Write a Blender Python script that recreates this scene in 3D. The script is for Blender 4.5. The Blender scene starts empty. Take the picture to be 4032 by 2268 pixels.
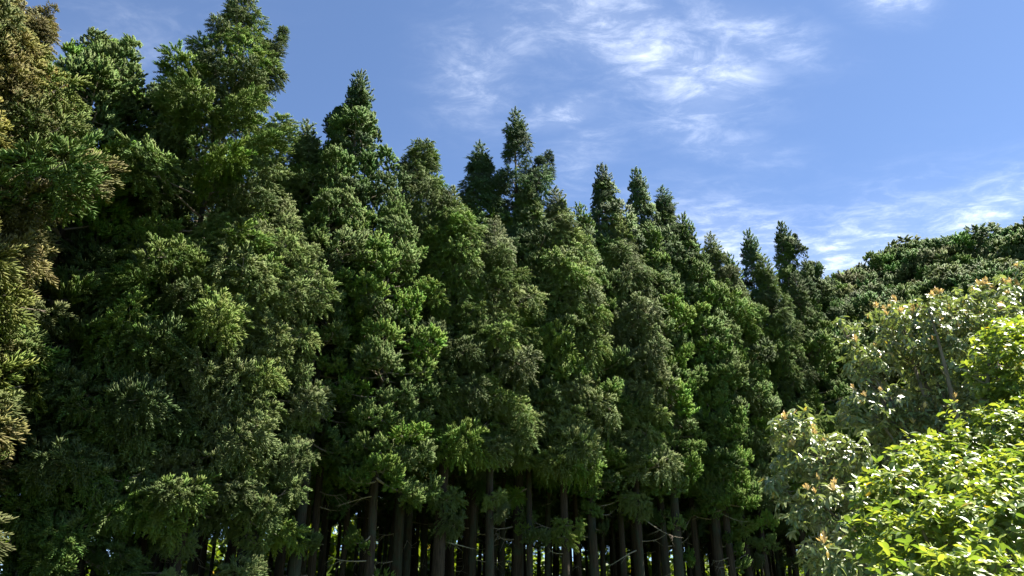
import bpy, math, random
import numpy as np
from mathutils import Matrix, Vector, Euler

# ------------------------------------------------------------------ camera
sc = bpy.context.scene
COL = sc.collection
PITCH = math.radians(24.0)
EYE = 1.6
cam_data = bpy.data.cameras.new("camera")
cam_data.sensor_width = 36.0
cam_data.lens = 27.05
cam_data.clip_start = 0.05
cam_data.clip_end = 20000.0
cam = bpy.data.objects.new("camera", cam_data)
COL.objects.link(cam)
cam.location = (0, 0, EYE)
cam.rotation_euler = (math.pi / 2 + PITCH, 0, 0)
sc.camera = cam

# ------------------------------------------------------------------ render / exposure
sc.render.engine = "CYCLES"
sc.cycles.max_bounces = 5
sc.cycles.diffuse_bounces = 2
sc.cycles.glossy_bounces = 2
sc.cycles.transmission_bounces = 3
sc.cycles.transparent_max_bounces = 4
sc.cycles.caustics_reflective = False
sc.cycles.caustics_refractive = False
sc.cycles.use_adaptive_sampling = True
sc.cycles.adaptive_threshold = 0.02
sc.cycles.use_denoising = True
sc.view_settings.view_transform = "Standard"
sc.view_settings.look = "None"
sc.view_settings.exposure = 2.25
sc.view_settings.gamma = 1.0
sc.view_settings.use_curve_mapping = False

# ------------------------------------------------------------------ directions
F_PX = 4032 * 27.05 / 36.0
CP, SP = math.cos(PITCH), math.sin(PITCH)


def ray(px, py):
    """world direction seen at a place of the 4032 x 2268 view"""
    a, b = px - 2016.0, 1134.0 - py
    return Vector((a, F_PX * CP - b * SP, F_PX * SP + b * CP))


def at(px, py, dist):
    """point at a horizontal distance from the camera"""
    d = ray(px, py)
    return Vector((0, 0, EYE)) + d * (dist / math.hypot(d.x, d.y))


# ------------------------------------------------------------------ sun and sky
SUN_AZ = math.radians(76.0)      # clockwise from the view direction (+Y)
SUN_EL = math.radians(60.0)
sun_dir = Vector((math.sin(SUN_AZ) * math.cos(SUN_EL), math.cos(SUN_AZ) * math.cos(SUN_EL), math.sin(SUN_EL)))
sl = bpy.data.lights.new("sun", "SUN")
sl.energy = 5.0
sl.angle = math.radians(0.53)
sl.color = (1.0, 0.95, 0.86)
so = bpy.data.objects.new("sun", sl)
COL.objects.link(so)
so.rotation_euler = (-sun_dir).to_track_quat("-Z", "Y").to_euler()

world = bpy.data.worlds.new("World")
sc.world = world
world.use_nodes = True


class NT:
    def __init__(self, tree):
        self.t = tree
        self.n = tree.nodes
        self.l = tree.links

    def new(self, kind, **kw):
        nd = self.n.new(kind)
        for k, v in kw.items():
            setattr(nd, k, v)
        return nd

    def put(self, sock, v):
        if isinstance(v, bpy.types.NodeSocket):
            self.l.new(v, sock)
        else:
            sock.default_value = v

    def math(self, op, a, b=0.0, clamp=False):
        nd = self.new("ShaderNodeMath", operation=op)
        nd.use_clamp = clamp
        self.put(nd.inputs[0], a)
        self.put(nd.inputs[1], b)
        return nd.outputs[0]

    def vmath(self, op, a, b=(0, 0, 0)):
        nd = self.new("ShaderNodeVectorMath", operation=op)
        self.put(nd.inputs[0], a)
        self.put(nd.inputs[1], b)
        return nd.outputs["Value"] if op == "DOT_PRODUCT" else nd.outputs[0]

    def noise(self, vec, scale, detail=4.0, rough=0.55, dist=0.0):
        nd = self.new("ShaderNodeTexNoise")
        self.put(nd.inputs["Vector"], vec)
        nd.inputs["Scale"].default_value = scale
        nd.inputs["Detail"].default_value = detail
        nd.inputs["Roughness"].default_value = rough
        nd.inputs["Distortion"].default_value = dist
        return nd

    def mix(self, fac, a, b, mode="MIX"):
        nd = self.new("ShaderNodeMix", data_type="RGBA", blend_type=mode)
        self.put(nd.inputs[0], fac)
        self.put(nd.inputs[6], a)
        self.put(nd.inputs[7], b)
        return nd.outputs[2]

    def ramp(self, fac, stops):
        nd = self.new("ShaderNodeMapRange")
        nd.clamp = True
        nd.interpolation_type = "SMOOTHSTEP"
        self.put(nd.inputs[0], fac)
        for i, v in enumerate(stops):
            nd.inputs[i + 1].default_value = v
        return nd.outputs[0]


def build_sky():
    w = NT(world.node_tree)
    w.n.clear()
    out = w.new("ShaderNodeOutputWorld")
    bg = w.new("ShaderNodeBackground")
    sky = w.new("ShaderNodeTexSky", sky_type="NISHITA")
    sky.sun_disc = False
    sky.sun_elevation = SUN_EL
    sky.sun_rotation = SUN_AZ
    sky.altitude = 2500.0
    sky.air_density = 0.85
    sky.dust_density = 0.4
    sky.ozone_density = 3.0
    geo = w.new("ShaderNodeTexCoord")
    d = geo.outputs["Generated"]
    sep = w.new("ShaderNodeSeparateXYZ")
    w.l.new(d, sep.inputs[0])
    zc = w.math("MAXIMUM", sep.outputs[2], 0.04)
    # a thin cirrus sheet: the direction met with a plane overhead
    comb = w.new("ShaderNodeCombineXYZ")
    w.l.new(w.math("DIVIDE", sep.outputs[0], zc), comb.inputs[0])
    w.l.new(w.math("DIVIDE", sep.outputs[1], zc), comb.inputs[1])
    p = comb.outputs[0]
    big = w.noise(p, 1.1, 3.0, 0.5, 0.4)
    # fibres drawn out by the wind
    mp = w.new("ShaderNodeMapping")
    w.l.new(p, mp.inputs[0])
    mp.inputs["Rotation"].default_value = (0, 0, math.radians(38))
    mp.inputs["Scale"].default_value = (1.0, 1.35, 1.0)
    mp.inputs["Scale"].default_value = (1.0, 1.6, 1.0)
    fib = w.noise(mp.outputs[0], 7.0, 10.0, 0.64, 0.5)
    mp2 = w.new("ShaderNodeMapping")
    w.l.new(p, mp2.inputs[0])
    mp2.inputs["Rotation"].default_value = (0, 0, math.radians(-32))
    mp2.inputs["Scale"].default_value = (1.0, 1.6, 1.0)
    fib2 = w.noise(mp2.outputs[0], 8.0, 10.0, 0.66, 0.4)
    fine = w.noise(p, 34.0, 7.0, 0.7, 0.6)

    def plane(px, py):
        v = ray(px, py)
        return np.array((v.x / v.z, v.y / v.z))

    # cloud banks: centre, half-axes in degrees-like spans, strength
    banks = [
        ((2420, 110), (300, 120), (-60, 130), 0.9),
        ((2620, 230), (270, 120), (-60, 120), 1.0),
        ((2800, 330), (190, -110), (50, 120), 0.9),
        ((2960, 140), (230, 60), (-20, 80), 0.75),
        ((2760, 450), (200, -60), (20, 60), 0.65),
        ((1870, 320), (140, 60), (-40, 160), 0.50),
        ((2010, 130), (150, 60), (-40, 80), 0.42),
        ((2230, 450), (150, -40), (20, 50), 0.80),
        ((2300, 600), (150, -160), (80, 60), 0.35),
        ((2820, 560), (260, 60), (-10, 60), 0.42),
        ((3500, 5), (130, 10), (-10, 60), 1.0),
        ((2950, 960), (330, 60), (-10, 110), 0.95),
        ((3350, 1000), (300, -120), (30, 110), 1.15),
        ((3850, 850), (320, -120), (30, 90), 1.05),
        ((400, 200), (400, -60), (20, 150), 0.25),
    ]
    mask = None
    for (c, a, b, s) in banks:
        c0 = plane(*c)
        M = np.column_stack((plane(c[0] + a[0], c[1] + a[1]) - c0, plane(c[0] + b[0], c[1] + b[1]) - c0))
        I = np.linalg.inv(M)
        q = w.vmath("SUBTRACT", p, (float(c0[0]), float(c0[1]), 0))
        u = w.vmath("DOT_PRODUCT", q, (float(I[0, 0]), float(I[0, 1]), 0))
        v = w.vmath("DOT_PRODUCT", q, (float(I[1, 0]), float(I[1, 1]), 0))
        r2 = w.math("ADD", w.math("MULTIPLY", u, u), w.math("MULTIPLY", v, v))
        g = w.math("MULTIPLY", w.math("EXPONENT", w.math("MULTIPLY", r2, -0.85)), s)
        mask = g if mask is None else w.math("MAXIMUM", mask, g)
    # cirrus goes on all over the sky, thinly
    everywhere = w.math("MULTIPLY", w.ramp(big.outputs[0], (0.5, 0.75, 0.0, 1.0)), 0.30)
    mask = w.math("MAXIMUM", mask, everywhere)
    f1 = w.math("MAXIMUM", w.ramp(fib.outputs[0], (0.42, 0.78, 0.0, 1.0)), w.math("MULTIPLY", w.ramp(fib2.outputs[0], (0.46, 0.80, 0.0, 1.0)), 0.8))
    f2 = w.math("ADD", w.math("MULTIPLY", fine.outputs[0], 0.9), 0.55)
    body = w.math("MULTIPLY", w.math("ADD", w.math("MULTIPLY", f1, 0.95), 0.16), f2)
    cloud = w.math("MULTIPLY", mask, body, clamp=True)
    cloud = w.math("MULTIPLY", cloud, 0.58, clamp=True)
    lum = w.mix(cloud, sky.outputs[0], SKY_CLOUD)
    w.l.new(lum, bg.inputs["Color"])
    bg.inputs["Strength"].default_value = 0.055
    w.l.new(bg.outputs[0], out.inputs["Surface"])


SKY_CLOUD = (7.2, 7.6, 8.4, 1.0)
build_sky()

# ------------------------------------------------------------------ helpers
RNG = np.random.default_rng(11)
random.seed(5)


def norm(a):
    return a / np.maximum(np.linalg.norm(a, axis=-1, keepdims=True), 1e-9)


def mesh_from(name, V, F, attrs=None, smooth=True, mats=(), mat_idx=None, tri=True):
    """V (n,3), F (m,3) triangles"""
    me = bpy.data.meshes.new(name)
    V = np.asarray(V, dtype=np.float32)
    F = np.asarray(F, dtype=np.int32)
    k = F.shape[1]
    me.vertices.add(len(V))
    me.vertices.foreach_set("co", V.ravel())
    me.loops.add(F.size)
    me.loops.foreach_set("vertex_index", F.ravel())
    me.polygons.add(len(F))
    me.polygons.foreach_set("loop_start", np.arange(0, F.size, k, dtype=np.int32))
    if mat_idx is not None:
        me.polygons.foreach_set("material_index", np.asarray(mat_idx, dtype=np.int32))
    me.polygons.foreach_set("use_smooth", np.full(len(F), smooth))
    for nm, val in (attrs or {}).items():
        a = me.attributes.new(nm, "FLOAT", "POINT")
        a.data.foreach_set("value", np.asarray(val, dtype=np.float32))
    me.update(calc_edges=True)
    me.validate()
    for m in mats:
        me.materials.append(m)
    return me


def obj(name, me, parent=None, loc=(0, 0, 0), rot=(0, 0, 0), scale=(1, 1, 1), color=None):
    o = bpy.data.objects.new(name, me)
    COL.objects.link(o)
    o.parent = parent
    o.location = loc
    o.rotation_euler = rot
    o.scale = scale
    if color:
        o.color = (*color, 1.0)
    return o


def tag(o, label=None, cat=None, group=None, kind=None):
    if label:
        o["label"] = label
    if cat:
        o["category"] = cat
    if group:
        o["group"] = group
    if kind:
        o["kind"] = kind
    return o


def perp(d):
    ref = np.where(np.abs(d[:, 2:3]) < 0.9, np.array([[0, 0, 1.0]]), np.array([[1.0, 0, 0]]))
    a = norm(np.cross(d, ref))
    return a, np.cross(d, a)


def tube(points, radii, sides=6, wob=0.0, rng=RNG):
    """swept tube as triangles"""
    P = np.asarray(points, float)
    n = len(P)
    T = norm(np.gradient(P, axis=0))
    A, B = perp(T)
    for i in range(1, n):        # keep the frame from twisting
        a = A[i - 1] - T[i] * np.dot(A[i - 1], T[i])
        A[i] = a / max(np.linalg.norm(a), 1e-9)
        B[i] = np.cross(T[i], A[i])
    th = np.linspace(0, 2 * np.pi, sides, endpoint=False)
    R = np.asarray(radii, float)[:, None] * (1 + wob * rng.uniform(-1, 1, (n, sides)))
    V = P[:, None, :] + R[..., None] * (np.cos(th)[None, :, None] * A[:, None, :] + np.sin(th)[None, :, None] * B[:, None, :])
    V = V.reshape(-1, 3)
    F = []
    for i in range(n - 1):
        for j in range(sides):
            a, b = i * sides + j, i * sides + (j + 1) % sides
            F += [(a, b, a + sides), (b, b + sides, a + sides)]
    return V, np.array(F)


def join(parts):
    """parts: list of (V, F, dict of attrs, material index)"""
    Vs, Fs, Ms, At, off = [], [], [], {}, 0
    keys = set()
    for p in parts:
        keys |= set(p[2])
    for (V, F, a, m) in parts:
        Vs.append(V)
        Fs.append(F + off)
        Ms.append(np.full(len(F), m))
        for k in keys:
            v = a.get(k, 0.5)
            At.setdefault(k, []).append(np.full(len(V), v) if np.isscalar(v) else v)
        off += len(V)
    return np.concatenate(Vs), np.concatenate(Fs), {k: np.concatenate(v) for k, v in At.items()}, np.concatenate(Ms)


# ------------------------------------------------------------------ materials
def new_mat(name):
    m = bpy.data.materials.new(name)
    m.use_nodes = True
    t = NT(m.node_tree)
    t.n.clear()
    return m, t, t.new("ShaderNodeOutputMaterial")


def needle_material():
    """conifer spray: the tree's own green comes from the object's colour"""
    m, t, out = new_mat("conifer_needles")
    oi = t.new("ShaderNodeObjectInfo")
    sp = t.new("ShaderNodeAttribute", attribute_name="spray")
    tp = t.new("ShaderNodeAttribute", attribute_name="tip")
    col = oi.outputs["Color"]
    hs = t.new("ShaderNodeHueSaturation")
    t.put(hs.inputs["Color"], col)
    t.put(hs.inputs["Hue"], t.math("ADD", t.math("MULTIPLY", sp.outputs["Fac"], 0.05), 0.475))
    t.put(hs.inputs["Saturation"], t.math("ADD", t.math("MULTIPLY", oi.outputs["Random"], 0.35), 0.8))
    t.put(hs.inputs["Value"], t.math("ADD", t.math("MULTIPLY", oi.outputs["Random"], 0.4), 0.8))
    young = t.mix(1.0, hs.outputs[0], (1.55, 1.42, 1.0, 1), "MULTIPLY")
    fac = t.math("MULTIPLY", t.math("MULTIPLY", tp.outputs["Fac"], tp.outputs["Fac"]), t.math("ADD", t.math("MULTIPLY", sp.outputs["Fac"], 0.7), 0.25))
    c = t.mix(fac, hs.outputs[0], young)
    bs = t.new("ShaderNodeBsdfPrincipled")
    t.put(bs.inputs["Base Color"], c)
    bs.inputs["Roughness"].default_value = 0.55
    bs.inputs["Specular IOR Level"].default_value = 0.08
    tr = t.new("ShaderNodeBsdfTranslucent")
    t.put(tr.inputs["Color"], t.mix(1.0, c, (1.25, 1.25, 0.6, 1), "MULTIPLY"))
    mx = t.new("ShaderNodeMixShader")
    mx.inputs[0].default_value = 0.40
    t.l.new(bs.outputs[0], mx.inputs[1])
    t.l.new(tr.outputs[0], mx.inputs[2])
    t.l.new(mx.outputs[0], out.inputs[0])
    return m


def bark_material(name, a, b, moss, bump=0.6):
    m, t, out = new_mat(name)
    tc = t.new("ShaderNodeTexCoord")
    oi = t.new("ShaderNodeObjectInfo")
    mp = t.new("ShaderNodeMapping")
    mp.inputs["Scale"].default_value = (1, 1, 0.10)
    t.l.new(tc.outputs["Object"], mp.inputs[0])
    n1 = t.noise(mp.outputs[0], 16.0, 6.0, 0.65)
    n2 = t.noise(tc.outputs["Object"], 1.3, 5.0, 0.6, 0.4)
    c = t.mix(t.ramp(n1.outputs[0], (0.3, 0.7, 0, 1)), a, b)
    off = t.math("ADD", n2.outputs[0], t.math("MULTIPLY", oi.outputs["Random"], 0.22))
    c = t.mix(t.math("MULTIPLY", t.ramp(off, (0.55, 0.78, 0, 1)), 0.75), c, moss)
    bs = t.new("ShaderNodeBsdfPrincipled")
    t.put(bs.inputs["Base Color"], c)
    bs.inputs["Roughness"].default_value = 0.9
    bs.inputs["Specular IOR Level"].default_value = 0.2
    bp = t.new("ShaderNodeBump")
    bp.inputs["Strength"].default_value = bump
    bp.inputs["Distance"].default_value = 0.03
    t.l.new(n1.outputs[0], bp.inputs["Height"])
    t.l.new(bp.outputs[0], bs.inputs["Normal"])
    t.l.new(bs.outputs[0], out.inputs[0])
    return m


def broadleaf_material(name, top, under, young, rough=0.3, transl=0.4, glow=(1.3, 1.25, 0.4, 1)):
    m, t, out = new_mat(name)
    oi = t.new("ShaderNodeObjectInfo")
    lf = t.new("ShaderNodeAttribute", attribute_name="spray")
    tp = t.new("ShaderNodeAttribute", attribute_name="tip")
    geo = t.new("ShaderNodeNewGeometry")
    r = t.math("FRACT", t.math("ADD", lf.outputs["Fac"], oi.outputs["Random"]))
    c = t.mix(t.ramp(r, (0.2, 0.95, 0, 1)), top, young)
    hs = t.new("ShaderNodeHueSaturation")
    t.put(hs.inputs["Color"], c)
    t.put(hs.inputs["Value"], t.math("ADD", t.math("MULTIPLY", t.math("FRACT", t.math("MULTIPLY", r, 7.3)), 0.5), 0.75))
    c = hs.outputs[0]
    # pale midrib along the middle of each blade
    rib = t.ramp(tp.outputs["Fac"], (0.0, 0.12, 1.0, 0.0))
    c = t.mix(t.math("MULTIPLY", rib, 0.25), c, young)
    old = t.math("GREATER_THAN", t.math("FRACT", t.math("MULTIPLY", r, 31.7)), 0.985)      # the odd yellowed leaf
    c = t.mix(t.math("MULTIPLY", old, 0.8), c, (0.42, 0.28, 0.03, 1))
    c2 = t.mix(geo.outputs["Backfacing"], c, under)
    bs = t.new("ShaderNodeBsdfPrincipled")
    t.put(bs.inputs["Base Color"], c2)
    bs.inputs["Roughness"].default_value = rough
    bs.inputs["Specular IOR Level"].default_value = 0.6
    tr = t.new("ShaderNodeBsdfTranslucent")
    t.put(tr.inputs["Color"], t.mix(1.0, c, glow, "MULTIPLY"))
    mx = t.new("ShaderNodeMixShader")
    mx.inputs[0].default_value = transl
    t.l.new(bs.outputs[0], mx.inputs[1])
    t.l.new(tr.outputs[0], mx.inputs[2])
    t.l.new(mx.outputs[0], out.inputs[0])
    return m


def ground_material():
    m, t, out = new_mat("meadow_and_litter")
    tc = t.new("ShaderNodeTexCoord")
    n1 = t.noise(tc.outputs["Object"], 0.25, 6, 0.6)
    n2 = t.noise(tc.outputs["Object"], 9.0, 6, 0.7)
    c = t.mix(n1.outputs[0], (0.035, 0.06, 0.015, 1), (0.07, 0.055, 0.03, 1))
    c = t.mix(n2.outputs[0], c, (0.05, 0.085, 0.02, 1))
    bs = t.new("ShaderNodeBsdfPrincipled")
    t.put(bs.inputs["Base Color"], c)
    bs.inputs["Roughness"].default_value = 0.95
    bp = t.new("ShaderNodeBump")
    bp.inputs["Strength"].default_value = 0.8
    t.l.new(n2.outputs[0], bp.inputs["Height"])
    t.l.new(bp.outputs[0], bs.inputs["Normal"])
    t.l.new(bs.outputs[0], out.inputs[0])
    return m


NEEDLE = needle_material()
BARK = bark_material("cedar_bark", (0.016, 0.011, 0.008, 1), (0.058, 0.040, 0.027, 1), (0.030, 0.040, 0.027, 1), 1.0)
TWIG = bark_material("dry_twig_bark", (0.16, 0.12, 0.09, 1), (0.30, 0.25, 0.19, 1), (0.20, 0.19, 0.14, 1), 0.3)
STEM = bark_material("shrub_stem_bark", (0.10, 0.08, 0.055, 1), (0.22, 0.18, 0.13, 1), (0.13, 0.14, 0.08, 1), 0.4)
BRIGHT = broadleaf_material("fresh_green_leaf", (0.105, 0.175, 0.030, 1), (0.17, 0.24, 0.08, 1), (0.29, 0.34, 0.060, 1), 0.40, 0.40, (1.2, 1.15, 0.5, 1))
DROOP = broadleaf_material("drooping_leaf", (0.115, 0.160, 0.055, 1), (0.33, 0.32, 0.21, 1), (0.26, 0.29, 0.11, 1), 0.36, 0.28, (1.05, 1.15, 0.55, 1))
SHOOT = broadleaf_material("tan_new_shoot", (0.46, 0.34, 0.17, 1), (0.50, 0.40, 0.22, 1), (0.52, 0.38, 0.18, 1), 0.6, 0.3, (1.0, 0.95, 0.6, 1))
FARLEAF = broadleaf_material("sunlit_undergrowth_leaf", (0.07, 0.12, 0.015, 1), (0.10, 0.15, 0.04, 1), (0.16, 0.22, 0.03, 1), 0.4, 0.4)
GROUND = ground_material()


# ------------------------------------------------------------------ ground
def ground_z(x, y):
    r = math.hypot((x - 52) / 30.0, (y - 78) / 26.0)
    hill = 9.0 * max(0.0, 1 - r * r) ** 1.5 if r < 1 else 0.0
    return hill


def build_ground():
    near = np.linspace(-120, 140, 105)
    xs = np.concatenate(([-3000, -900, -300], near, [320, 900, 3000]))
    ys = np.concatenate(([-3000, -900, -300], near, [320, 900, 3000]))
    V = [(x, y, ground_z(x, y)) for y in ys for x in xs]
    n = len(xs)
    F = []
    for j in range(len(ys) - 1):
        for i in range(n - 1):
            a = j * n + i
            F.append((a, a + 1, a + n + 1, a + n))
    g = obj("ground", mesh_from("ground", V, F, mats=[GROUND]))
    tag(g, kind="structure")


build_ground()


# ------------------------------------------------------------------ conifer pieces
def fingers(base, dirs, length, rad, spray):
    """tapered leafy twiglets, gently bent upward: 3-sided, 9 verts of outline"""
    n = len(base)
    d = norm(dirs)
    A, B = perp(d)
    ph = RNG.uniform(0, 2 * np.pi, n)
    ca, sa = np.cos(ph)[:, None], np.sin(ph)[:, None]
    A, B = A * ca + B * sa, B * ca - A * sa
    L, R = length[:, None], rad[:, None]
    bend = np.array([[0, 0, 1.0]]) * L * 0.12
    mid = base + d * L * 0.42
    tip = base + d * L + bend
    V = np.empty((n, 5, 3))
    V[:, 0] = base
    for k in range(3):
        th = 2 * np.pi * k / 3
        V[:, 1 + k] = mid + R * (math.cos(th) * A + math.sin(th) * B)
    V[:, 4] = tip
    idx = np.arange(n)[:, None, None] * 5
    f = np.array([(0, 2, 1), (0, 3, 2), (0, 1, 3), (4, 1, 2), (4, 2, 3), (4, 3, 1)])[None]
    F = (idx + f).reshape(-1, 3)
    tipv = np.tile(np.array([0.0, 0.4, 0.4, 0.4, 1.0]), n)
    return V.reshape(-1, 3), F, {"spray": np.repeat(spray, 5), "tip": tipv}, 0


def sprays(pos, dirs, size, style, per=16):
    """each spray: an axis carrying a ring of forward-pointing fingers"""
    n = len(pos)
    d = norm(dirs)
    A, B = perp(d)
    t = np.linspace(0.02, 1.0, per)[None, :] * np.ones((n, 1))
    t = np.clip(t + RNG.uniform(-0.05, 0.05, t.shape), 0, 1)
    ph = np.arange(per)[None, :] * 2.399 + RNG.uniform(0, 6.28, (n, 1))
    if style == "tuft":
        ax, fl, fr, spread = 0.22, 0.17, 0.023, 0.62
    else:
        ax, fl, fr, spread = 0.32, 0.18, 0.020, 0.72
    S = size[:, None]
    droop = (-0.10 if style == "feather" else 0.05)
    axis = d[:, None, :] * (t * ax * S)[..., None]
    axis[..., 2] += droop * (t ** 2) * S
    base = pos[:, None, :] + axis
    out = np.cos(ph)[..., None] * A[:, None, :] + np.sin(ph)[..., None] * B[:, None, :]
    sw = spread * (1.0 - 0.55 * t)[..., None]
    fd = d[:, None, :] + out * sw + RNG.normal(0, 0.14, out.shape)
    fd[..., 2] += 0.22 if style == "tuft" else -0.05
    fl_ = fl * S * (1.12 - 0.55 * t) * RNG.uniform(0.75, 1.25, t.shape)
    fr_ = fr * np.sqrt(S) * RNG.uniform(0.85, 1.2, t.shape)
    sp = np.repeat(RNG.uniform(0, 1, n), per)
    return fingers(base.reshape(-1, 3), fd.reshape(-1, 3), fl_.ravel(), fr_.ravel(), sp)


def bough_mesh(name, style, L=2.4):
    """one limb reaching out along +X that carries a bunch of rounded foliage puffs on its outer part"""
    parts = []
    tt = np.linspace(0, 1, 9)
    sag = RNG.uniform(0.04, 0.20)
    wy = RNG.uniform(-0.10, 0.10)
    limb = np.stack([L * 0.86 * tt, wy * np.sin(tt * 3.0) * L, L * (-sag * tt + (sag + RNG.uniform(0.02, 0.16)) * tt ** 2.4)], 1)
    parts.append((*tube(limb, 0.045 * (1 - tt) + 0.008, 5), {}, 1))
    P, D, S = [], [], []
    coarse = RNG.uniform(0.8, 1.25)
    npuff = int(RNG.integers(5, 7))
    for i in range(npuff):
        t = 0.40 + 0.60 * (i + RNG.uniform(0.2, 0.8)) / npuff
        b = np.array([np.interp(t, tt, limb[:, k]) for k in range(3)])
        last = i == npuff - 1
        side = 0.0 if last else (1 if i % 2 else -1) * RNG.uniform(0.25, 0.62) * (1.25 - 0.5 * t)
        c = b + np.array([RNG.uniform(0.02, 0.25), side, RNG.uniform(-0.16, 0.34)])
        s = np.linspace(0, 1, 4)
        parts.append((*tube(b + (c - b) * s[:, None], 0.016 * (1 - s) + 0.005, 3), {}, 1))
        r = RNG.uniform(0.28, 0.52)
        k = int(RNG.integers(27, 33) * (r / 0.4) ** 1.5)
        d = norm(RNG.normal(0, 1, (k, 3)) + np.array([0.55, 0.5 * np.sign(side), 0.35]))
        if style == "feather":
            hang = RNG.random(k) < 0.35
            d[hang, 2] = -np.abs(d[hang, 2]) - 0.5
        q = c + d * np.array([1.0, 1.0, 0.9]) * (r * RNG.uniform(0.25, 0.85, k))[:, None]
        dv = d + RNG.normal(0, 0.20, (k, 3))
        dv[:, 2] += 0.45 if style == "tuft" else 0.05
        P.append(q)
        D.append(dv)
        S.append(RNG.uniform(0.65, 1.3, k) * coarse)
    parts.append(sprays(np.concatenate(P), np.concatenate(D), np.concatenate(S), style))
    V, F, at_, mi = join(parts)
    return mesh_from(name, V, F, at_, mats=[NEEDLE, TWIG], mat_idx=mi)


def leader_mesh(name, style, H=2.4):
    """top of the crown: an upright leader with short rising shoots"""
    parts = []
    tt = np.linspace(0, 1, 8)
    ax = np.stack([0.06 * np.sin(tt * 4), 0.05 * np.cos(tt * 5) - 0.05, H * 0.94 * tt], 1)
    parts.append((*tube(ax, 0.05 * (1 - tt) + 0.007, 5), {}, 1))
    P, D, S = [], [], []
    for i in range(46):
        t = 0.06 + 0.94 * (i + RNG.random()) / 46
        b = np.array([np.interp(t, tt, ax[:, k]) for k in range(3)])
        ph = i * 2.399
        ln = 0.75 * (1 - t) ** 0.8 + 0.10
        d = np.array([math.cos(ph), math.sin(ph), 0.8])
        d /= np.linalg.norm(d)
        s = np.linspace(0, 1, 4)
        c = b + d * (s * ln)[:, None]
        c[:, 2] += 0.15 * s ** 2 * ln
        parts.append((*tube(c, 0.010 * (1 - s) + 0.003, 3), {}, 1))
        for u in np.linspace(0.3, 1, max(2, int(ln * 8))):
            P.append(b + d * (u * ln) + RNG.normal(0, 0.02, 3))
            D.append(d * 0.8 + RNG.normal(0, 0.35, 3) + np.array([0, 0, 0.5]))
            S.append(RNG.uniform(0.6, 0.95))
    parts.append(sprays(np.array(P), np.array(D), np.array(S), style, 12))
    V, F, at_, mi = join(parts)
    return mesh_from(name, V, F, at_, mats=[NEEDLE, TWIG], mat_idx=mi)


def trunk_mesh(name, H=25.0, r0=0.36, lean=0.0):
    n = 44
    s = np.linspace(0, 1, n) ** 1.25
    z = s * H
    a, b = RNG.uniform(0, 6.28, 2)
    x = 0.10 * np.sin(z * 0.22 + a) + lean * s * s
    y = 0.10 * np.sin(z * 0.19 + b)
    x -= x[0]
    y -= y[0]
    r = r0 * ((1 - s) ** 0.85 * 0.96 + 0.04) * (1 + 0.55 * np.exp(-z / 0.55))
    sides = 22
    th = np.linspace(0, 2 * np.pi, sides, endpoint=False)
    flute = 0.06 * np.sin(5 * th + a)[None, :] * np.exp(-z / 6.0)[:, None] + RNG.normal(0, 0.022, (1, sides)) + RNG.normal(0, 0.012, (n, sides))
    R = r[:, None] * (1 + flute)
    V = np.stack([x[:, None] + R * np.cos(th), y[:, None] + R * np.sin(th), np.repeat(z[:, None], sides, 1)], 2).reshape(-1, 3)
    V[:sides, 2] -= 0.25
    F = []
    for i in range(n - 1):
        for j in range(sides):
            p, q = i * sides + j, i * sides + (j + 1) % sides
            F.append((p, q, q + sides, p + sides))
    me = mesh_from(name, V, F, mats=[BARK])
    return me


def dead_branch_mesh(name):
    parts = []
    L = RNG.uniform(1.0, 1.9)
    t = np.linspace(0, 1, 9)
    c = np.stack([L * t, RNG.uniform(-0.3, 0.3) * L * t ** 2, -RNG.uniform(0.1, 0.5) * L * t ** 1.5 + RNG.uniform(0, 0.45) * L * t ** 3], 1)
    parts.append((*tube(c, 0.022 * (1 - t) + 0.004, 5), {}, 0))
    for k in range(int(RNG.integers(3, 7))):
        u = RNG.uniform(0.25, 0.9)
        b = np.array([np.interp(u, t, c[:, j]) for j in range(3)])
        d = np.array([RNG.uniform(0.3, 0.9), RNG.uniform(-0.8, 0.8), RNG.uniform(-0.6, 0.3)]) * RNG.uniform(0.2, 0.55)
        s = np.linspace(0, 1, 4)
        cc = b + d * s[:, None]
        cc[:, 2] -= 0.1 * s ** 2
        parts.append((*tube(cc, 0.008 * (1 - s) + 0.002, 3), {}, 0))
    V, F, a, mi = join(parts)
    return mesh_from(name, V, F, {}, mats=[TWIG], mat_idx=mi)


BOUGHS = {st: [bough_mesh(f"{st}_bough", st) for _ in range(12)] for st in ("tuft", "feather")}
LEADERS = {st: [leader_mesh(f"{st}_leader", st) for _ in range(5)] for st in ("tuft", "feather")}
TRUNKS = [trunk_mesh("cedar_trunk", lean=RNG.uniform(-0.3, 0.3)) for _ in range(5)]
DEAD = [dead_branch_mesh("dead_branch") for _ in range(6)]

ROW0 = np.array([-12.0, 25.0])
ROWD = np.array([math.cos(math.radians(35)), math.sin(math.radians(35))])
ROWN = np.array([-ROWD[1], ROWD[0]])          # away from the open side
OPEN_YAW = math.atan2(-ROWN[1], -ROWN[0])     # the sunny open side of the stand


def row_xy(s, off):
    p = ROW0 + ROWD * s + ROWN * off
    return float(p[0]), float(p[1])


def row_top(px, py, off):
    """where the tree whose tip shows at this place stands on its planting row, and how tall it is"""
    d = ray(px, py)
    A = np.array([[d.x, -ROWD[0]], [d.y, -ROWD[1]]])
    k, s = np.linalg.solve(A, ROW0 + ROWN * off)
    return float(d.x * k), float(d.y * k), float(EYE + d.z * k)


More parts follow.
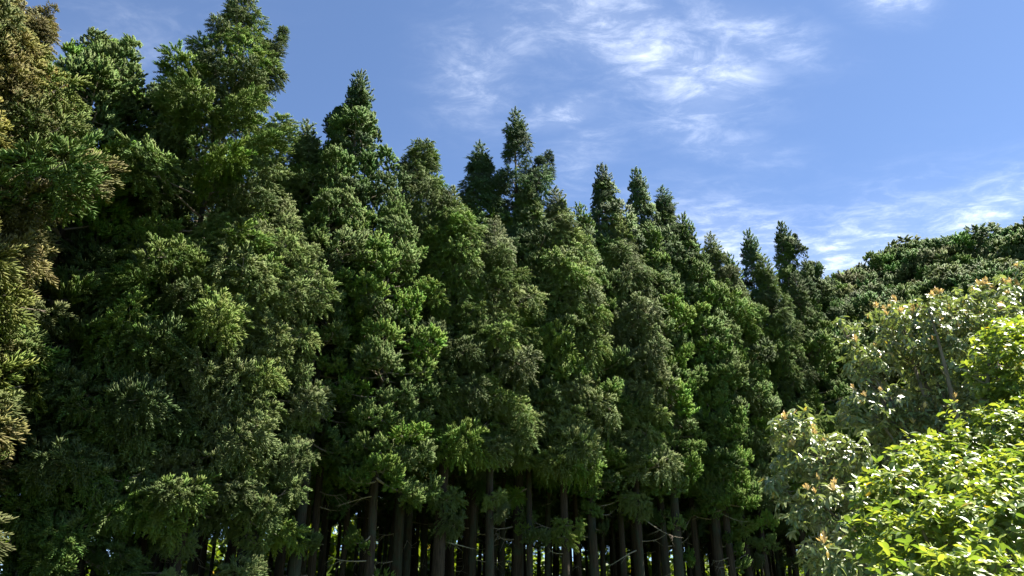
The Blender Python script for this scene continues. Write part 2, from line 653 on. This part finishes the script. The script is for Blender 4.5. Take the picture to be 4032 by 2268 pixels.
def profile(shape, u):
    if shape == "cone":
        return min(1.0, 2.6 * (1 - u) ** 0.85)
    if shape == "spire":
        return min(1.0, 1.25 * (1 - u) ** 0.85)
    if shape == "dome":
        return math.sqrt(max(0.0, 1 - u ** 3.2))
    return min(1.0, 1.7 * (1 - u) ** 0.66)      # "broad"


def conifer(name, x, y, H, style, color, R, shape, label, cat, group=None, z0=7.0, n=88, keep=1.0, seed=0, r_trunk=1.0,
            clump=1.0, lobes=(), rise=1.0, open_side=True, dead=6, alt=None):
    rnd = random.Random(seed * 7919 + 13)
    gz = ground_z(x, y)
    H = H - gz
    root = bpy.data.objects.new(name, None)
    root.empty_display_size = 0.5
    COL.objects.link(root)
    root.location = (x, y, gz)
    tag(root, label, cat, group)
    tm = rnd.choice(TRUNKS)
    obj("trunk", tm, root, rot=(0, 0, rnd.uniform(0, 6.28)), scale=(r_trunk, r_trunk, (H - 0.6) / 25.0))
    ztop = H - (2.2 if shape != 'dome' else 3.4)
    crown = obj("crown", rnd.choice(LEADERS[style]), root, loc=(0, 0, ztop), rot=(0, 0, rnd.uniform(0, 6.28)), color=color)
    crown.rotation_euler = (0, 0, 0)
    yaw = rnd.uniform(0, 6.28)
    clump *= rnd.uniform(0.86, 1.12)

    def put(zb, yw, Ln, cl, tilt):
        f, g = rnd.random() ** 1.6, rnd.uniform(0.85, 1.15)
        c = tuple((v * (1 - f) + w * f) * g for v, w in zip(color, alt or G_LEAF))
        o = obj("bough", rnd.choice(BOUGHS[style]), crown, loc=(0, 0, (zb - ztop)), color=c)
        o.rotation_euler = (rnd.uniform(-0.5, 0.5), -tilt, yw)
        o.scale = (max(0.22, Ln / 2.4), cl * rnd.uniform(0.85, 1.15), cl * rnd.uniform(0.85, 1.2))

    span = H - 0.9 - z0
    n = int(n * 0.80)
    z0 += rnd.uniform(-0.8, 0.8)
    span = H - 0.9 - z0
    for i in range(n):
        u = ((i + rnd.uniform(0, 1)) / n)
        u = u ** 0.92
        zb = z0 + span * u
        yaw += 2.399 + rnd.uniform(-0.35, 0.35)
        if rnd.random() > keep:
            continue
        Ln = R * profile(shape, u) * rnd.choice((rnd.uniform(0.6, 0.85), rnd.uniform(0.85, 1.2))) + 0.28
        face = math.cos(yaw - OPEN_YAW)
        if open_side:
            Ln *= 1.0 + 0.22 * face
        cl = clump * (0.40 + 0.64 * min(1.0, Ln / 2.3)) * rnd.uniform(0.8, 1.15)
        tilt = rise * (math.radians(-16) + math.radians(60) * u ** 1.6) + rnd.uniform(-0.16, 0.16)
        put(zb, yaw, Ln, cl, tilt)
    for i in range(2 if z0 > 5 else 5):        # shaded stragglers hanging below the crown
        put(z0 - rnd.uniform(0.2, 3.2), OPEN_YAW + rnd.uniform(-1.8, 1.8), R * rnd.uniform(0.35, 0.7), clump * rnd.uniform(0.55, 0.8), rnd.uniform(-0.6, -0.2))
    # co-dominant tops
    for (dz, yw, out, hgt) in lobes:
        for k in range(13):
            f = k / 12.0
            a = yw + rnd.uniform(-0.55, 0.55)
            o = obj("bough", rnd.choice(BOUGHS[style]), crown, color=color)
            bx, by = math.cos(yw) * out, math.sin(yw) * out
            o.location = (bx * (0.55 + 0.45 * f), by * (0.55 + 0.45 * f), (H - dz - hgt + hgt * f - ztop))
            aa = rnd.uniform(0, 6.28)
            s = 0.25 + 0.34 * (1 - f)
            o.rotation_euler = (rnd.uniform(-0.3, 0.3), -math.radians(30 + 50 * f), aa)
            o.scale = (s, s * 1.1, s * 1.1)
    for k in range(dead):
        zb = rnd.uniform(2.5, z0 + 0.45 * (H - z0))
        o = obj("dead_branch", rnd.choice(DEAD), root, loc=(0, 0, zb))
        o.rotation_euler = (0, rnd.uniform(-0.3, 0.4), rnd.uniform(0, 6.28))
        sc_ = rnd.uniform(0.8, 1.5)
        o.scale = (sc_, sc_, sc_)
    return root


G_DARK = (0.064, 0.116, 0.042)
G_MID = (0.092, 0.144, 0.046)
G_OLIVE = (0.120, 0.168, 0.056)
G_PALE = (0.175, 0.220, 0.090)
G_BLUE = (0.086, 0.138, 0.070)
G_FRESH = (0.112, 0.182, 0.044)
G_LEAF = (0.128, 0.190, 0.052)
G_BROWN = (0.180, 0.164, 0.060)

EDGE = "conifers along the front edge of the stand"
# tip place, row offset, style, colour, reach, outline, extras, label
edge_trees = [
    ((70, 5), -2.4, "feather", G_BROWN, 3.40, "broad", dict(n=190, z0=2.6, alt=(0.085, 0.135, 0.044), lobes=((0.4, 0.4, 0.9, 2.5),)), "bronze-tinged conifer with broad dense crown at the far left"),
    ((450, 150), 2.2, "tuft", G_FRESH, 3.10, "dome", dict(n=140, z0=4.5), "fresh green conifer with rounded top beside the bronze conifer"),
    ((960, -40), 0.0, "feather", G_OLIVE, 3.00, "broad", dict(n=150, keep=0.74, z0=5.0, clump=0.9, lobes=((3.2, 2.6, 2.1, 3.0), (2.6, 0.0, 2.0, 3.0))), "tallest conifer with open branching top cut by the frame edge"),
    ((665, 330), 2.8, "tuft", G_MID, 2.30, "dome", dict(n=120, z0=6.0), "mid-green conifer filling the dip left of the tallest one"),
    ((1215, 500), 2.6, "feather", G_OLIVE, 1.99, "cone", dict(n=120, z0=7), "olive conifer tucked behind the right shoulder of the tallest one"),
    ((1420, 300), 1.2, "tuft", G_DARK, 1.75, "cone", dict(n=135, z0=8.3, lobes=((2.3, 3.0, 0.9, 1.8),)), "dark green conifer with stacked round tufts and a narrow pointed tip"),
    ((1660, 545), 1.0, "feather", G_OLIVE, 1.75, "dome", dict(n=125, z0=8.3), "olive-grey conifer with blunt rounded top, right of the dark tufted one"),
    ((1890, 580), 2.2, "feather", G_BLUE, 1.59, "cone", dict(n=110, keep=0.95, z0=8.8), "lower grey-green conifer leaning against the wide airy-topped one"),
    ((2030, 450), 1.0, "feather", G_BLUE, 1.75, "broad", dict(n=125, keep=0.72, z0=8.8, clump=0.9, lobes=((2.6, 0.3, 1.9, 2.4), (3.4, 2.9, 1.6, 2.4))), "wide grey-green conifer with airy see-through top near the middle"),
    ((2190, 760), -0.6, "feather", G_PALE, 1.59, "cone", dict(n=120, z0=7.8), "pale sunlit conifer in front of the airy-topped one"),
    ((2370, 665), 0.6, "tuft", G_BLUE, 1.59, "cone", dict(n=120, z0=8.3), "slim blue-green conifer, first of the three close spires"),
    ((2505, 680), 1.0, "tuft", G_BLUE, 1.52, "cone", dict(n=120, z0=8.3), "slim blue-green conifer, middle of the three close spires"),
    ((2607, 752), 0.8, "feather", G_BLUE, 1.52, "cone", dict(n=115, z0=8.3), "slim thin-tipped conifer, last of the three close spires"),
    ((2690, 860), -0.2, "tuft", G_MID, 1.52, "cone", dict(n=115, z0=7.8), "green tufted conifer just right of the three close spires"),
    ((2795, 935), 0.2, "feather", G_PALE, 1.52, "cone", dict(n=115, z0=7.8), "pale wispy-tipped conifer before the last two spires of the row"),
    ((2945, 922), 0.6, "tuft", G_BLUE, 1.52, "cone", dict(n=115, z0=7.8), "cone-shaped conifer, second to last spire on the skyline"),
    ((3075, 885), 0.8, "tuft", G_DARK, 1.52, "cone", dict(n=120, z0=7.8, lobes=((1.2, 0.2, 0.9, 2.0),)), "dark conifer with sharp spiky tip at the end of the row"),
    ((3185, 1010), 0.4, "tuft", G_DARK, 1.68, "dome", dict(n=115, z0=6.8), "round-shouldered dark conifer closing the right end of the row"),
    # shorter edge trees whose tips stay below the skyline
    ((585, 960), -0.9, "feather", G_MID, 1.81, "cone", dict(n=90, z0=2.6), "short shaded conifer right of the bronze one with low hanging boughs"),
    ((930, 760), -1.2, "feather", G_PALE, 1.91, "cone", dict(n=100, z0=4.2), "short pale-tipped conifer standing before the tallest conifer"),
    ((1130, 800), -1.0, "feather", G_PALE, 1.73, "cone", dict(n=95, z0=4.6), "short feathery sunlit conifer below the olive shoulder tree"),
    ((1330, 640), -0.2, "tuft", G_MID, 1.45, "cone", dict(n=105, z0=7.3), "mid-green conifer left of the dark pointed one, tip below the skyline"),
    ((1560, 760), -1.0, "tuft", G_FRESH, 1.52, "cone", dict(n=100, z0=7.0), "short bright green tufted conifer below the dark pointed one"),
    ((1775, 760), -0.4, "feather", G_OLIVE, 1.52, "cone", dict(n=105, z0=7.8), "olive conifer below and right of the blunt rounded one"),
    ((1950, 880), -0.7, "feather", G_PALE, 1.45, "cone", dict(n=100, z0=7.6), "short pale conifer below the leaning grey-green one"),
    ((2070, 720), 0.2, "tuft", G_MID, 1.45, "cone", dict(n=105, z0=7.8), "green conifer right below the airy see-through top"),
    ((2285, 820), -0.3, "tuft", G_MID, 1.45, "cone", dict(n=105, z0=7.8), "green conifer left below the first of the three spires"),
    ((2430, 850), -0.5, "feather", G_PALE, 1.45, "cone", dict(n=105, z0=7.8), "pale conifer below the gap between first and middle spire"),
    ((2555, 890), -0.6, "tuft", G_FRESH, 1.36, "cone", dict(n=105, z0=7.8), "bright tufted conifer below the gap between middle and last spire"),
    ((2745, 990), -0.7, "tuft", G_FRESH, 1.36, "cone", dict(n=100, z0=7.3), "bright tufted conifer left below the pale wispy tip"),
    ((2865, 1010), -0.4, "tuft", G_MID, 1.36, "cone", dict(n=100, z0=7.3), "green conifer right below the pale wispy tip"),
    ((3005, 1020), -0.5, "feather", G_OLIVE, 1.36, "cone", dict(n=100, z0=7.3), "olive conifer between the last two skyline spires"),
    ((3130, 1090), -0.6, "tuft", G_MID, 1.45, "cone", dict(n=100, z0=6.3), "green conifer below the sharp spiky tip"),
    ((3250, 1150), 0.2, "tuft", G_DARK, 1.68, "cone", dict(n=100, z0=5.3), "low dark conifer last at the right end, behind the tan-tipped tree"),
]
for i, (tp, off, st, colr, R, shp, kw, lab) in enumerate(edge_trees):
    x, y, H = row_top(tp[0], tp[1], off)
    conifer("cedar_tree", x, y, H, st, colr, R, shp, lab, "tree", EDGE, seed=i + 1, r_trunk=(0.46, 0.66, 0.54, 0.78, 0.60)[i % 5], **kw)


# ------------------------------------------------------------------ trees deeper in the stand
def plain_crown(name, style, R=2.3, z0=9.0, H=24.0, nb=58):
    parts = []
    P, D, S = [], [], []
    yaw = 0.0
    for i in range(nb):
        u = (i + RNG.random()) / nb
        z = z0 + (H - z0) * u
        yaw += 2.399 + RNG.uniform(-0.3, 0.3)
        Ln = R * (1 - u) ** 0.7 * RNG.uniform(0.7, 1.2) + 0.25
        tl = math.radians(-14 + 60 * u ** 1.6)
        d = np.array([math.cos(yaw) * math.cos(tl), math.sin(yaw) * math.cos(tl), math.sin(tl)])
        s = np.linspace(0, 1, 4)
        c = np.array([0, 0, z]) + d * (s * Ln)[:, None]
        parts.append((*tube(c, 0.03 * (1 - s) + 0.005, 3), {}, 1))
        k = int(8 + 16 * Ln / R)
        q = RNG.uniform(0.25, 1, k)
        P.append(np.array([0, 0, z]) + d * (q * Ln)[:, None] + RNG.normal(0, 0.20, (k, 3)))
        D.append(d + RNG.normal(0, 0.6, (k, 3)) + np.array([0, 0, 0.2]))
        S.append(RNG.uniform(1.2, 2.0, k))
    parts.append(sprays(np.concatenate(P), np.concatenate(D), np.concatenate(S), style, 11))
    V, F, a, mi = join(parts)
    return mesh_from(name, V, F, a, mats=[NEEDLE, TWIG], mat_idx=mi)


INNER = [plain_crown("inner_crown", st) for st in ("tuft", "feather", "feather")]
rnd = random.Random(77)
for r, off in enumerate((4.2, 7.0, 9.8, 12.8, 15.8, 18.9, 22.0)):
    s = -11.0 + 1.3 * (r % 2)
    while s < 43.0 + 0.8 * off:
        x, y = row_xy(s + rnd.uniform(-0.6, 0.6), off + rnd.uniform(-0.7, 0.7))
        h = rnd.uniform(20.0, 23.0) - (0.02 * s)
        root = bpy.data.objects.new("cedar_tree", None)
        COL.objects.link(root)
        root.location = (x, y, ground_z(x, y))
        root.rotation_euler = (rnd.uniform(-0.035, 0.035), rnd.uniform(-0.035, 0.035), rnd.uniform(0, 6.28))
        tag(root, "dark shaded conifer trunk deeper inside the stand, behind the front edge", "tree", "conifers deeper inside the stand")
        k = rnd.uniform(0.30, 0.66)
        obj("trunk", rnd.choice(TRUNKS), root, scale=(k, k, (h - 0.5) / 25.0))
        c = rnd.choice((G_DARK, G_MID, G_OLIVE))
        obj("crown", rnd.choice(INNER), root, scale=(1, 1, h / 24.0), color=c)
        for q in range(3):
            b = obj("dead_branch", rnd.choice(DEAD), root, loc=(0, 0, rnd.uniform(3, 9)))
            b.rotation_euler = (0, rnd.uniform(-0.3, 0.4), rnd.uniform(0, 6.28))
        s += rnd.uniform(1.6, 2.3)

# ------------------------------------------------------------------ domed conifers on the rise at the right
domes = [
    ((3260, 1110), 62, 3.4, "small domed conifer at the foot of the dark hillside grove"),
    ((3370, 1055), 64, 3.8, "low domed conifer left of the two big domes on the hillside"),
    ((3580, 945), 66, 4.8, "big domed dark conifer, left of the two highest hillside crowns"),
    ((3850, 898), 64, 5.6, "broadest domed dark conifer on the hillside skyline"),
    ((4060, 885), 60, 4.6, "domed dark conifer cut by the right frame edge"),
    ((3460, 1130), 57, 4.4, "domed conifer low in front of the hillside grove, above the tan-tipped tree"),
    ((3720, 1060), 57, 4.6, "domed conifer in the middle front of the hillside grove"),
    ((3960, 1040), 54, 4.4, "domed conifer front right of the hillside grove"),
    ((3330, 1250), 54, 3.6, "lowest domed conifer beside the end of the cedar row"),
]
def domed_conifer(x, y, ztop, R, color, label, seed, n=90):
    rnd = random.Random(seed)
    gz = ground_z(x, y)
    H = ztop - gz
    root = bpy.data.objects.new("cedar_tree", None)
    COL.objects.link(root)
    root.location = (x, y, gz)
    tag(root, label, "tree", "domed conifers on the hillside")
    obj("trunk", rnd.choice(TRUNKS), root, scale=(1.2, 1.2, (H - 1.5) / 25.0))
    zc = H - R * 0.95
    crown = obj("crown", rnd.choice(LEADERS["tuft"]), root, loc=(0, 0, H - 2.3), color=color)

    def put(org, d, k):
        o = obj("bough", rnd.choice(BOUGHS["tuft"]), crown, loc=(org[0], org[1], org[2] - (H - 2.3)))
        o.color = (*(v * rnd.uniform(0.8, 1.2) for v in color), 1)
        o.rotation_euler = (rnd.uniform(-0.5, 0.5), -math.asin(max(-1, min(1, d[2]))), math.atan2(d[1], d[0]))
        o.scale = (k, k * 1.25, k * 1.25)

    for i in range(n):
        u = (i + 0.5) / n
        dz = -0.25 + 1.2 * u
        dz = min(dz, 0.97)
        ph = i * 2.39996
        h = math.sqrt(1 - dz * dz)
        d = Vector((h * math.cos(ph), h * math.sin(ph), dz + 0.15)).normalized()
        k = rnd.uniform(1.0, 1.35)
        lump = R * (1 + 0.10 * math.sin(3 * ph + seed) * math.cos(4 * dz + seed)) * rnd.uniform(0.88, 1.08)
        org = Vector((0, 0, zc)) + Vector((h * math.cos(ph), h * math.sin(ph), dz)) * (lump - 2.1 * k)
        put(org, d, k)
    lev = zc - R * 0.35
    while lev > 3.5:
        for j in range(9):
            ph = rnd.uniform(0, 6.28)
            d = Vector((math.cos(ph), math.sin(ph), rnd.uniform(-0.2, 0.2)))
            k = rnd.uniform(0.9, 1.25)
            put(Vector((0, 0, lev + rnd.uniform(-0.5, 0.5))) + d * (R * rnd.uniform(0.8, 0.95) - 2.1 * k), d.normalized(), k)
        lev -= 1.5
    return root


for i, (tp, dist, R, lab) in enumerate(domes):
    p = at(tp[0], tp[1], dist)
    domed_conifer(p.x, p.y, p.z - 1.1, R, (0.100, 0.148, 0.046), lab, 200 + i)


# ------------------------------------------------------------------ broadleaf shrubs
def leaf_shape(L, W, fold=0.25, curl=0.2, rows=5):
    """blade along +X, midrib folded, tip curling down; attrs: tip = distance from midrib"""
    t = np.linspace(0, 1, rows)
    w = W * np.sin(np.pi * np.clip(t * 0.93 + 0.05, 0, 1)) ** 0.85
    w[-1] = 0.0
    w[0] = W * 0.10
    V, A = [], []
    for i in range(rows):
        x = L * t[i]
        z = -curl * L * t[i] ** 2
        V += [(x, -w[i], z + fold * w[i]), (x, 0, z), (x, w[i], z + fold * w[i])]
        A += [1.0, 0.0, 1.0]
    F = []
    for i in range(rows - 1):
        a = i * 3
        for k in (0, 1):
            F += [(a + k, a + k + 3, a + k + 1), (a + k + 1, a + k + 3, a + k + 4)]
    return np.array(V), np.array(F), np.array(A)


def frames(dirs, up_hint, roll):
    x = norm(dirs)
    y = np.cross(up_hint, x)
    bad = np.linalg.norm(y, axis=1) < 1e-3
    y[bad] = (0, 1, 0)
    y = norm(y)
    z = np.cross(x, y)
    c, s = np.cos(roll)[:, None], np.sin(roll)[:, None]
    y, z = y * c + z * s, z * c - y * s
    return np.stack([x, y, z], 2)      # columns


def shoot_points(lobes, count, shell=0.35):
    """points through the outer part of a union of lobes and the outward direction there"""
    P, N = [], []
    vol = np.array([l[1][0] * l[1][1] * l[1][2] for l in lobes]) ** 0.75
    share = vol / vol.sum()
    for (c, r), f in zip(lobes, share):
        k = int(count * f * 1.5)
        d = norm(RNG.normal(0, 1, (k, 3)))
        bump = 1 + 0.26 * np.sin(d[:, 0] * 5 + c[0] * 3) * np.sin(d[:, 1] * 4 + c[2] * 5) + RNG.normal(0, 0.10, k)
        rad = (1 - shell * RNG.random(k) ** 1.4) * bump
        p = np.array(c) + d * np.array(r) * rad[:, None]
        P.append(p)
        N.append(norm(d / np.array(r)))
    P, N = np.concatenate(P), np.concatenate(N)
    keep = np.ones(len(P), bool)
    for (c, r) in lobes:      # nothing deep inside another lobe
        q = (P - np.array(c)) / np.array(r)
        keep &= (q * q).sum(1) > 0.28
    P, N = P[keep], N[keep]
    o = RNG.permutation(len(P))[:count]
    return P[o], N[o]


def shrub(name, label, cat, base, lobes, count, leaf, mat, whorl, droop, stems, lead=None, shell=0.35):
    root = bpy.data.objects.new(name, None)
    COL.objects.link(root)
    root.location = base
    tag(root, label, cat)
    B = np.array(base)
    # stems from the ground into every lobe
    parts = []
    for (c, r) in lobes:
        for k in range(stems):
            e = np.array(c) + RNG.normal(0, 0.35, 3) * np.array(r) - B
            t = np.linspace(0, 1, 12)
            mid = np.array([e[0] * 0.30, e[1] * 0.30, e[2] * 0.55]) + RNG.normal(0, 0.12, 3)
            b0 = np.array([*RNG.normal(0, 0.10, 2), -0.15])
            cv = (1 - t)[:, None] ** 2 * b0 + 2 * ((1 - t) * t)[:, None] * mid + (t ** 2)[:, None] * e
            cv += RNG.normal(0, 0.012, cv.shape)
            parts.append((*tube(cv, 0.05 * (1 - t) ** 0.8 + 0.009, 7), {}, 0))
            for q in range(7):
                u = RNG.uniform(0.6, 1.0)
                p0 = np.array([np.interp(u, t, cv[:, j]) for j in range(3)])
                d = norm(RNG.normal(0, 1, 3) + np.array([0, 0, 0.4]))
                s = np.linspace(0, 1, 5)
                ln = RNG.uniform(0.5, 0.95) * min(r)
                tw = p0 + d * (s * ln)[:, None]
                tw[:, 2] += 0.1 * s * s * ln
                parts.append((*tube(tw, 0.012 * (1 - s) + 0.003, 4), {}, 0))
    V, F, a, mi = join(parts)
    stem = obj("stem", mesh_from("shrub_stem", V, F, {}, mats=[STEM], mat_idx=mi), root)
    # foliage
    lv, lf_, la = leaf_shape(*leaf)
    P, N = shoot_points(lobes, count, shell)
    n = len(P)
    ax = norm(N * 0.8 + np.array([0, 0, 0.55]) + np.array(sun_dir) * 0.55 + RNG.normal(0, 0.35, (n, 3)))   # shoots grow to the light
    A_, B_ = perp(ax)
    pos, dr, up, spr, size = [], [], [], [], []
    for k in range(whorl):
        ph = 2 * np.pi * k / whorl * 1.0 + RNG.uniform(0, 6.28, n) * 0.12 + k * 0.21
        out = np.cos(ph)[:, None] * A_ + np.sin(ph)[:, None] * B_
        lift = RNG.uniform(0.15, 0.75, n)[:, None]
        d = out + ax * lift
        d[:, 2] -= droop * RNG.uniform(0.6, 1.3, n)
        d += RNG.normal(0, 0.14, d.shape)
        pos.append(P - ax * RNG.uniform(0, 0.05, n)[:, None])
        dr.append(d)
        up.append(ax)
        spr.append(RNG.uniform(0, 0.999, n))
        size.append(RNG.uniform(0.5, 1.25, n))
    pos, dr, up, spr, size = map(np.concatenate, (pos, dr, up, spr, size))
    Rm = frames(dr, up, RNG.normal(0, 0.35, len(pos)))
    # the leaves that show largest (toward the open, camera-facing side) are pieces of their own
    view = np.array([0, 0, EYE])
    dist = np.linalg.norm(pos - view, axis=1)
    face = np.abs(np.einsum("ij,ij->i", Rm[:, :, 2], norm(view - pos)))
    q = pos - view
    fw = q[:, 1] * CP + q[:, 2] * SP
    sx = q[:, 0] / fw
    sy = (q[:, 2] * CP - q[:, 1] * SP) / fw
    inframe = (np.abs(sx) < 0.66) & (np.abs(sy) < 0.37)
    score = np.where(inframe, size * (0.3 + face) / dist, 0)
    order = np.argsort(-score)
    own, rest = order[:300], order[300:]
    one = mesh_from("leaf_blade", lv, lf_, {"spray": np.zeros(len(lv)), "tip": la}, mats=[mat])
    for i in own:
        o = bpy.data.objects.new("leaf", one)
        COL.objects.link(o)
        o.parent = root
        M = Matrix.Identity(4)
        for r_ in range(3):
            for c_ in range(3):
                M[r_][c_] = float(Rm[i, r_, c_] * size[i])
            M[r_][3] = float(pos[i, r_] - B[r_])
        o.matrix_local = M
    # every blade curls and folds its own way
    m = len(rest)
    LV = np.repeat(lv[None], m, 0)
    cu, tw, wd = RNG.normal(0, 0.28, m), RNG.normal(0, 0.5, m), RNG.uniform(0.75, 1.25, m)
    xr = lv[None, :, 0] / leaf[0]
    LV[:, :, 2] -= cu[:, None] * leaf[0] * xr ** 2
    LV[:, :, 2] += tw[:, None] * LV[:, :, 1] * xr
    LV[:, :, 1] = LV[:, :, 1] * wd[:, None] + (RNG.normal(0, 0.10, m)[:, None] * leaf[0]) * xr ** 2
    Vr = np.einsum("nij,nvj->nvi", Rm[rest], LV) * size[rest][:, None, None] + (pos[rest] - B)[:, None, :]
    m = len(rest)
    Fr = (np.arange(m)[:, None, None] * len(lv) + lf_[None]).reshape(-1, 3)
    fol = obj("foliage", mesh_from("shrub_foliage", Vr.reshape(-1, 3), Fr,
              {"spray": np.repeat(spr[rest], len(lv)), "tip": np.tile(la, m)}, mats=[mat]), root)
    fol["kind"] = "stuff"
    if lead:
        # upright tan shoots on the outermost, uppermost ends
        nsh, shm = lead
        w = N[:, 2] * 0.6 + N @ np.array([-0.45, -0.5, 0.2]) + RNG.normal(0, 0.25, n)
        for i in np.argsort(-w)[:nsh]:
            p = P[i] + ax[i] * 0.01 - B
            o = obj("new_shoot", random.choice(shm), root, loc=tuple(p))
            s_ = random.uniform(0.7, 1.25)
            o.scale = (s_, s_, s_)
            o.rotation_euler = (random.uniform(-0.4, 0.4), random.uniform(-0.4, 0.4), random.uniform(0, 6.28))
    return root


def shoot_mesh():
    parts = []
    lv, lf_, la = leaf_shape(0.075, 0.013, 0.3, -0.1, 4)
    for k in range(11):
        ph = k * 2.399
        el = math.radians(38 + 45 * k / 11)
        d = np.array([[math.cos(ph) * math.cos(el), math.sin(ph) * math.cos(el), math.sin(el)]])
        Rm = frames(d, np.array([[0.01, 0, 1.0]]), np.zeros(1))[0]
        parts.append((lv @ Rm.T * RNG.uniform(0.8, 1.2) + np.array([0, 0, 0.02 * k / 11]), lf_, {"spray": RNG.random(), "tip": la}, 0))
    V, F, a, mi = join(parts)
    return mesh_from("new_shoot", V, F, a, mats=[SHOOT], mat_idx=mi)


SHM = [shoot_mesh() for _ in range(3)]


def lobe(px, py, dist, rx, ry, depth=None):
    """a lobe of a crown: centre, and half sizes given as spans of the view at that distance"""
    c = at(px, py, dist)
    k = (c - Vector((0, 0, EYE))).length / math.sqrt(F_PX ** 2 + (px - 2016) ** 2 + (py - 1134) ** 2)
    a, b = rx * k, ry * k
    return (tuple(c), (a, depth or (a + b) / 2, b))


tan_lobes = [
    lobe(3860, 1420, 11.4, 360, 230), lobe(3640, 1300, 11.0, 230, 120), lobe(3990, 1210, 11.8, 220, 130),
    lobe(3410, 1420, 10.4, 100, 95), lobe(3490, 1620, 10.4, 200, 110), lobe(3250, 1800, 9.6, 190, 110),
    lobe(3130, 1690, 9.6, 100, 90), lobe(3060, 1900, 9.4, 60, 60), lobe(3270, 2000, 9.2, 200, 110), lobe(3400, 2200, 9.0, 230, 130),
    lobe(3780, 1720, 11.0, 330, 180), lobe(3330, 1290, 10.8, 50, 50), lobe(3540, 1230, 11.2, 70, 50),
]
b = at(3900, 2100, 10.0)
shrub("broadleaf_tree", "broadleaf tree with drooping glossy leaves and tan upright new shoots, right side", "tree",
      (b.x, b.y, 0.0), tan_lobes, 4200, (0.098, 0.0150, 0.2, 0.25), DROOP, 7, 0.85, 2, lead=(110, SHM), shell=0.45)

bright_lobes = [
    lobe(3760, 1900, 6.6, 300, 150), lobe(3990, 1720, 7.3, 240, 150), lobe(3560, 1950, 6.6, 200, 130),
    lobe(3620, 2150, 5.9, 240, 170), lobe(3950, 2050, 5.9, 320, 190), lobe(4070, 1460, 8.0, 230, 220),
    lobe(3700, 1770, 7.2, 180, 80), lobe(3470, 2080, 6.6, 110, 140), lobe(3800, 2280, 5.2, 320, 170), lobe(4060, 1880, 6.4, 200, 130),
    lobe(3960, 1350, 8.2, 110, 80), lobe(4010, 1580, 7.8, 130, 120),
]
b = at(3850, 2200, 7.0)
shrub("leafy_shrub", "bright yellow-green leafy shrub in full sun at the lower right corner", "shrub",
      (b.x, b.y, 0.0), bright_lobes, 2700, (0.068, 0.0140, 0.28, 0.18), BRIGHT, 7, 0.12, 3, shell=0.62)


# ------------------------------------------------------------------ sunlit undergrowth beyond the stand
def far_shrub_mesh(name):
    lv, lf_, la = leaf_shape(0.30, 0.085, 0.2, 0.2, 4)
    lob = [((0, 0, 1.4), (1.6, 1.4, 1.4)), ((0.9, 0.3, 2.4), (1.2, 1.1, 1.1)), ((-0.9, -0.2, 2.2), (1.1, 1.0, 1.2)), ((0.1, 0.2, 3.4), (0.9, 0.9, 0.9))]
    P, N = shoot_points(lob, 420, 0.5)
    n = len(P)
    parts = []
    for k in range(5):
        d = N + RNG.normal(0, 0.8, (n, 3))
        Rm = frames(d, np.tile(np.array([[0, 0.01, 1.0]]), (n, 1)), RNG.normal(0, 0.5, n))
        V = np.einsum("nij,vj->nvi", Rm, lv) + P[:, None, :]
        F = (np.arange(n)[:, None, None] * len(lv) + lf_[None]).reshape(-1, 3)
        parts.append((V.reshape(-1, 3), F, {"spray": np.repeat(RNG.random(n), len(lv)), "tip": np.tile(la, n)}, 0))
    V, F, a, mi = join(parts)
    return mesh_from(name, V, F, a, mats=[FARLEAF], mat_idx=mi)


def far_stem_mesh(name):
    parts = []
    for k in range(5):
        t = np.linspace(0, 1, 7)
        e = np.array([RNG.uniform(-1.1, 1.1), RNG.uniform(-0.8, 0.8), RNG.uniform(2.2, 3.6)])
        cv = e * t[:, None] + np.array([0, 0, -0.15]) * (1 - t)[:, None]
        cv += RNG.normal(0, 0.03, cv.shape)
        parts.append((*tube(cv, 0.05 * (1 - t) + 0.01, 5), {}, 0))
    V, F, a, mi = join(parts)
    return mesh_from(name, V, F, {}, mats=[STEM], mat_idx=mi)


FARM, FARS = [far_shrub_mesh("far_foliage") for _ in range(2)], far_stem_mesh("far_stem")
s = -6.0
while s < 84.0:
    x, y = row_xy(s, rnd.uniform(26.0, 34.0))
    k = rnd.uniform(1.3, 2.6)
    root = bpy.data.objects.new("undergrowth_bush", None)
    COL.objects.link(root)
    root.location = (x, y, ground_z(x, y))
    root.rotation_euler = (0, 0, rnd.uniform(0, 6.28))
    root.scale = (k, k, k)
    tag(root, "sunlit yellow-green bush glimpsed between the dark trunks beyond the stand", "bush", "bushes glimpsed beyond the stand")
    obj("foliage", rnd.choice(FARM), root)
    obj("stem", FARS, root)
    s += rnd.uniform(1.3, 2.0)
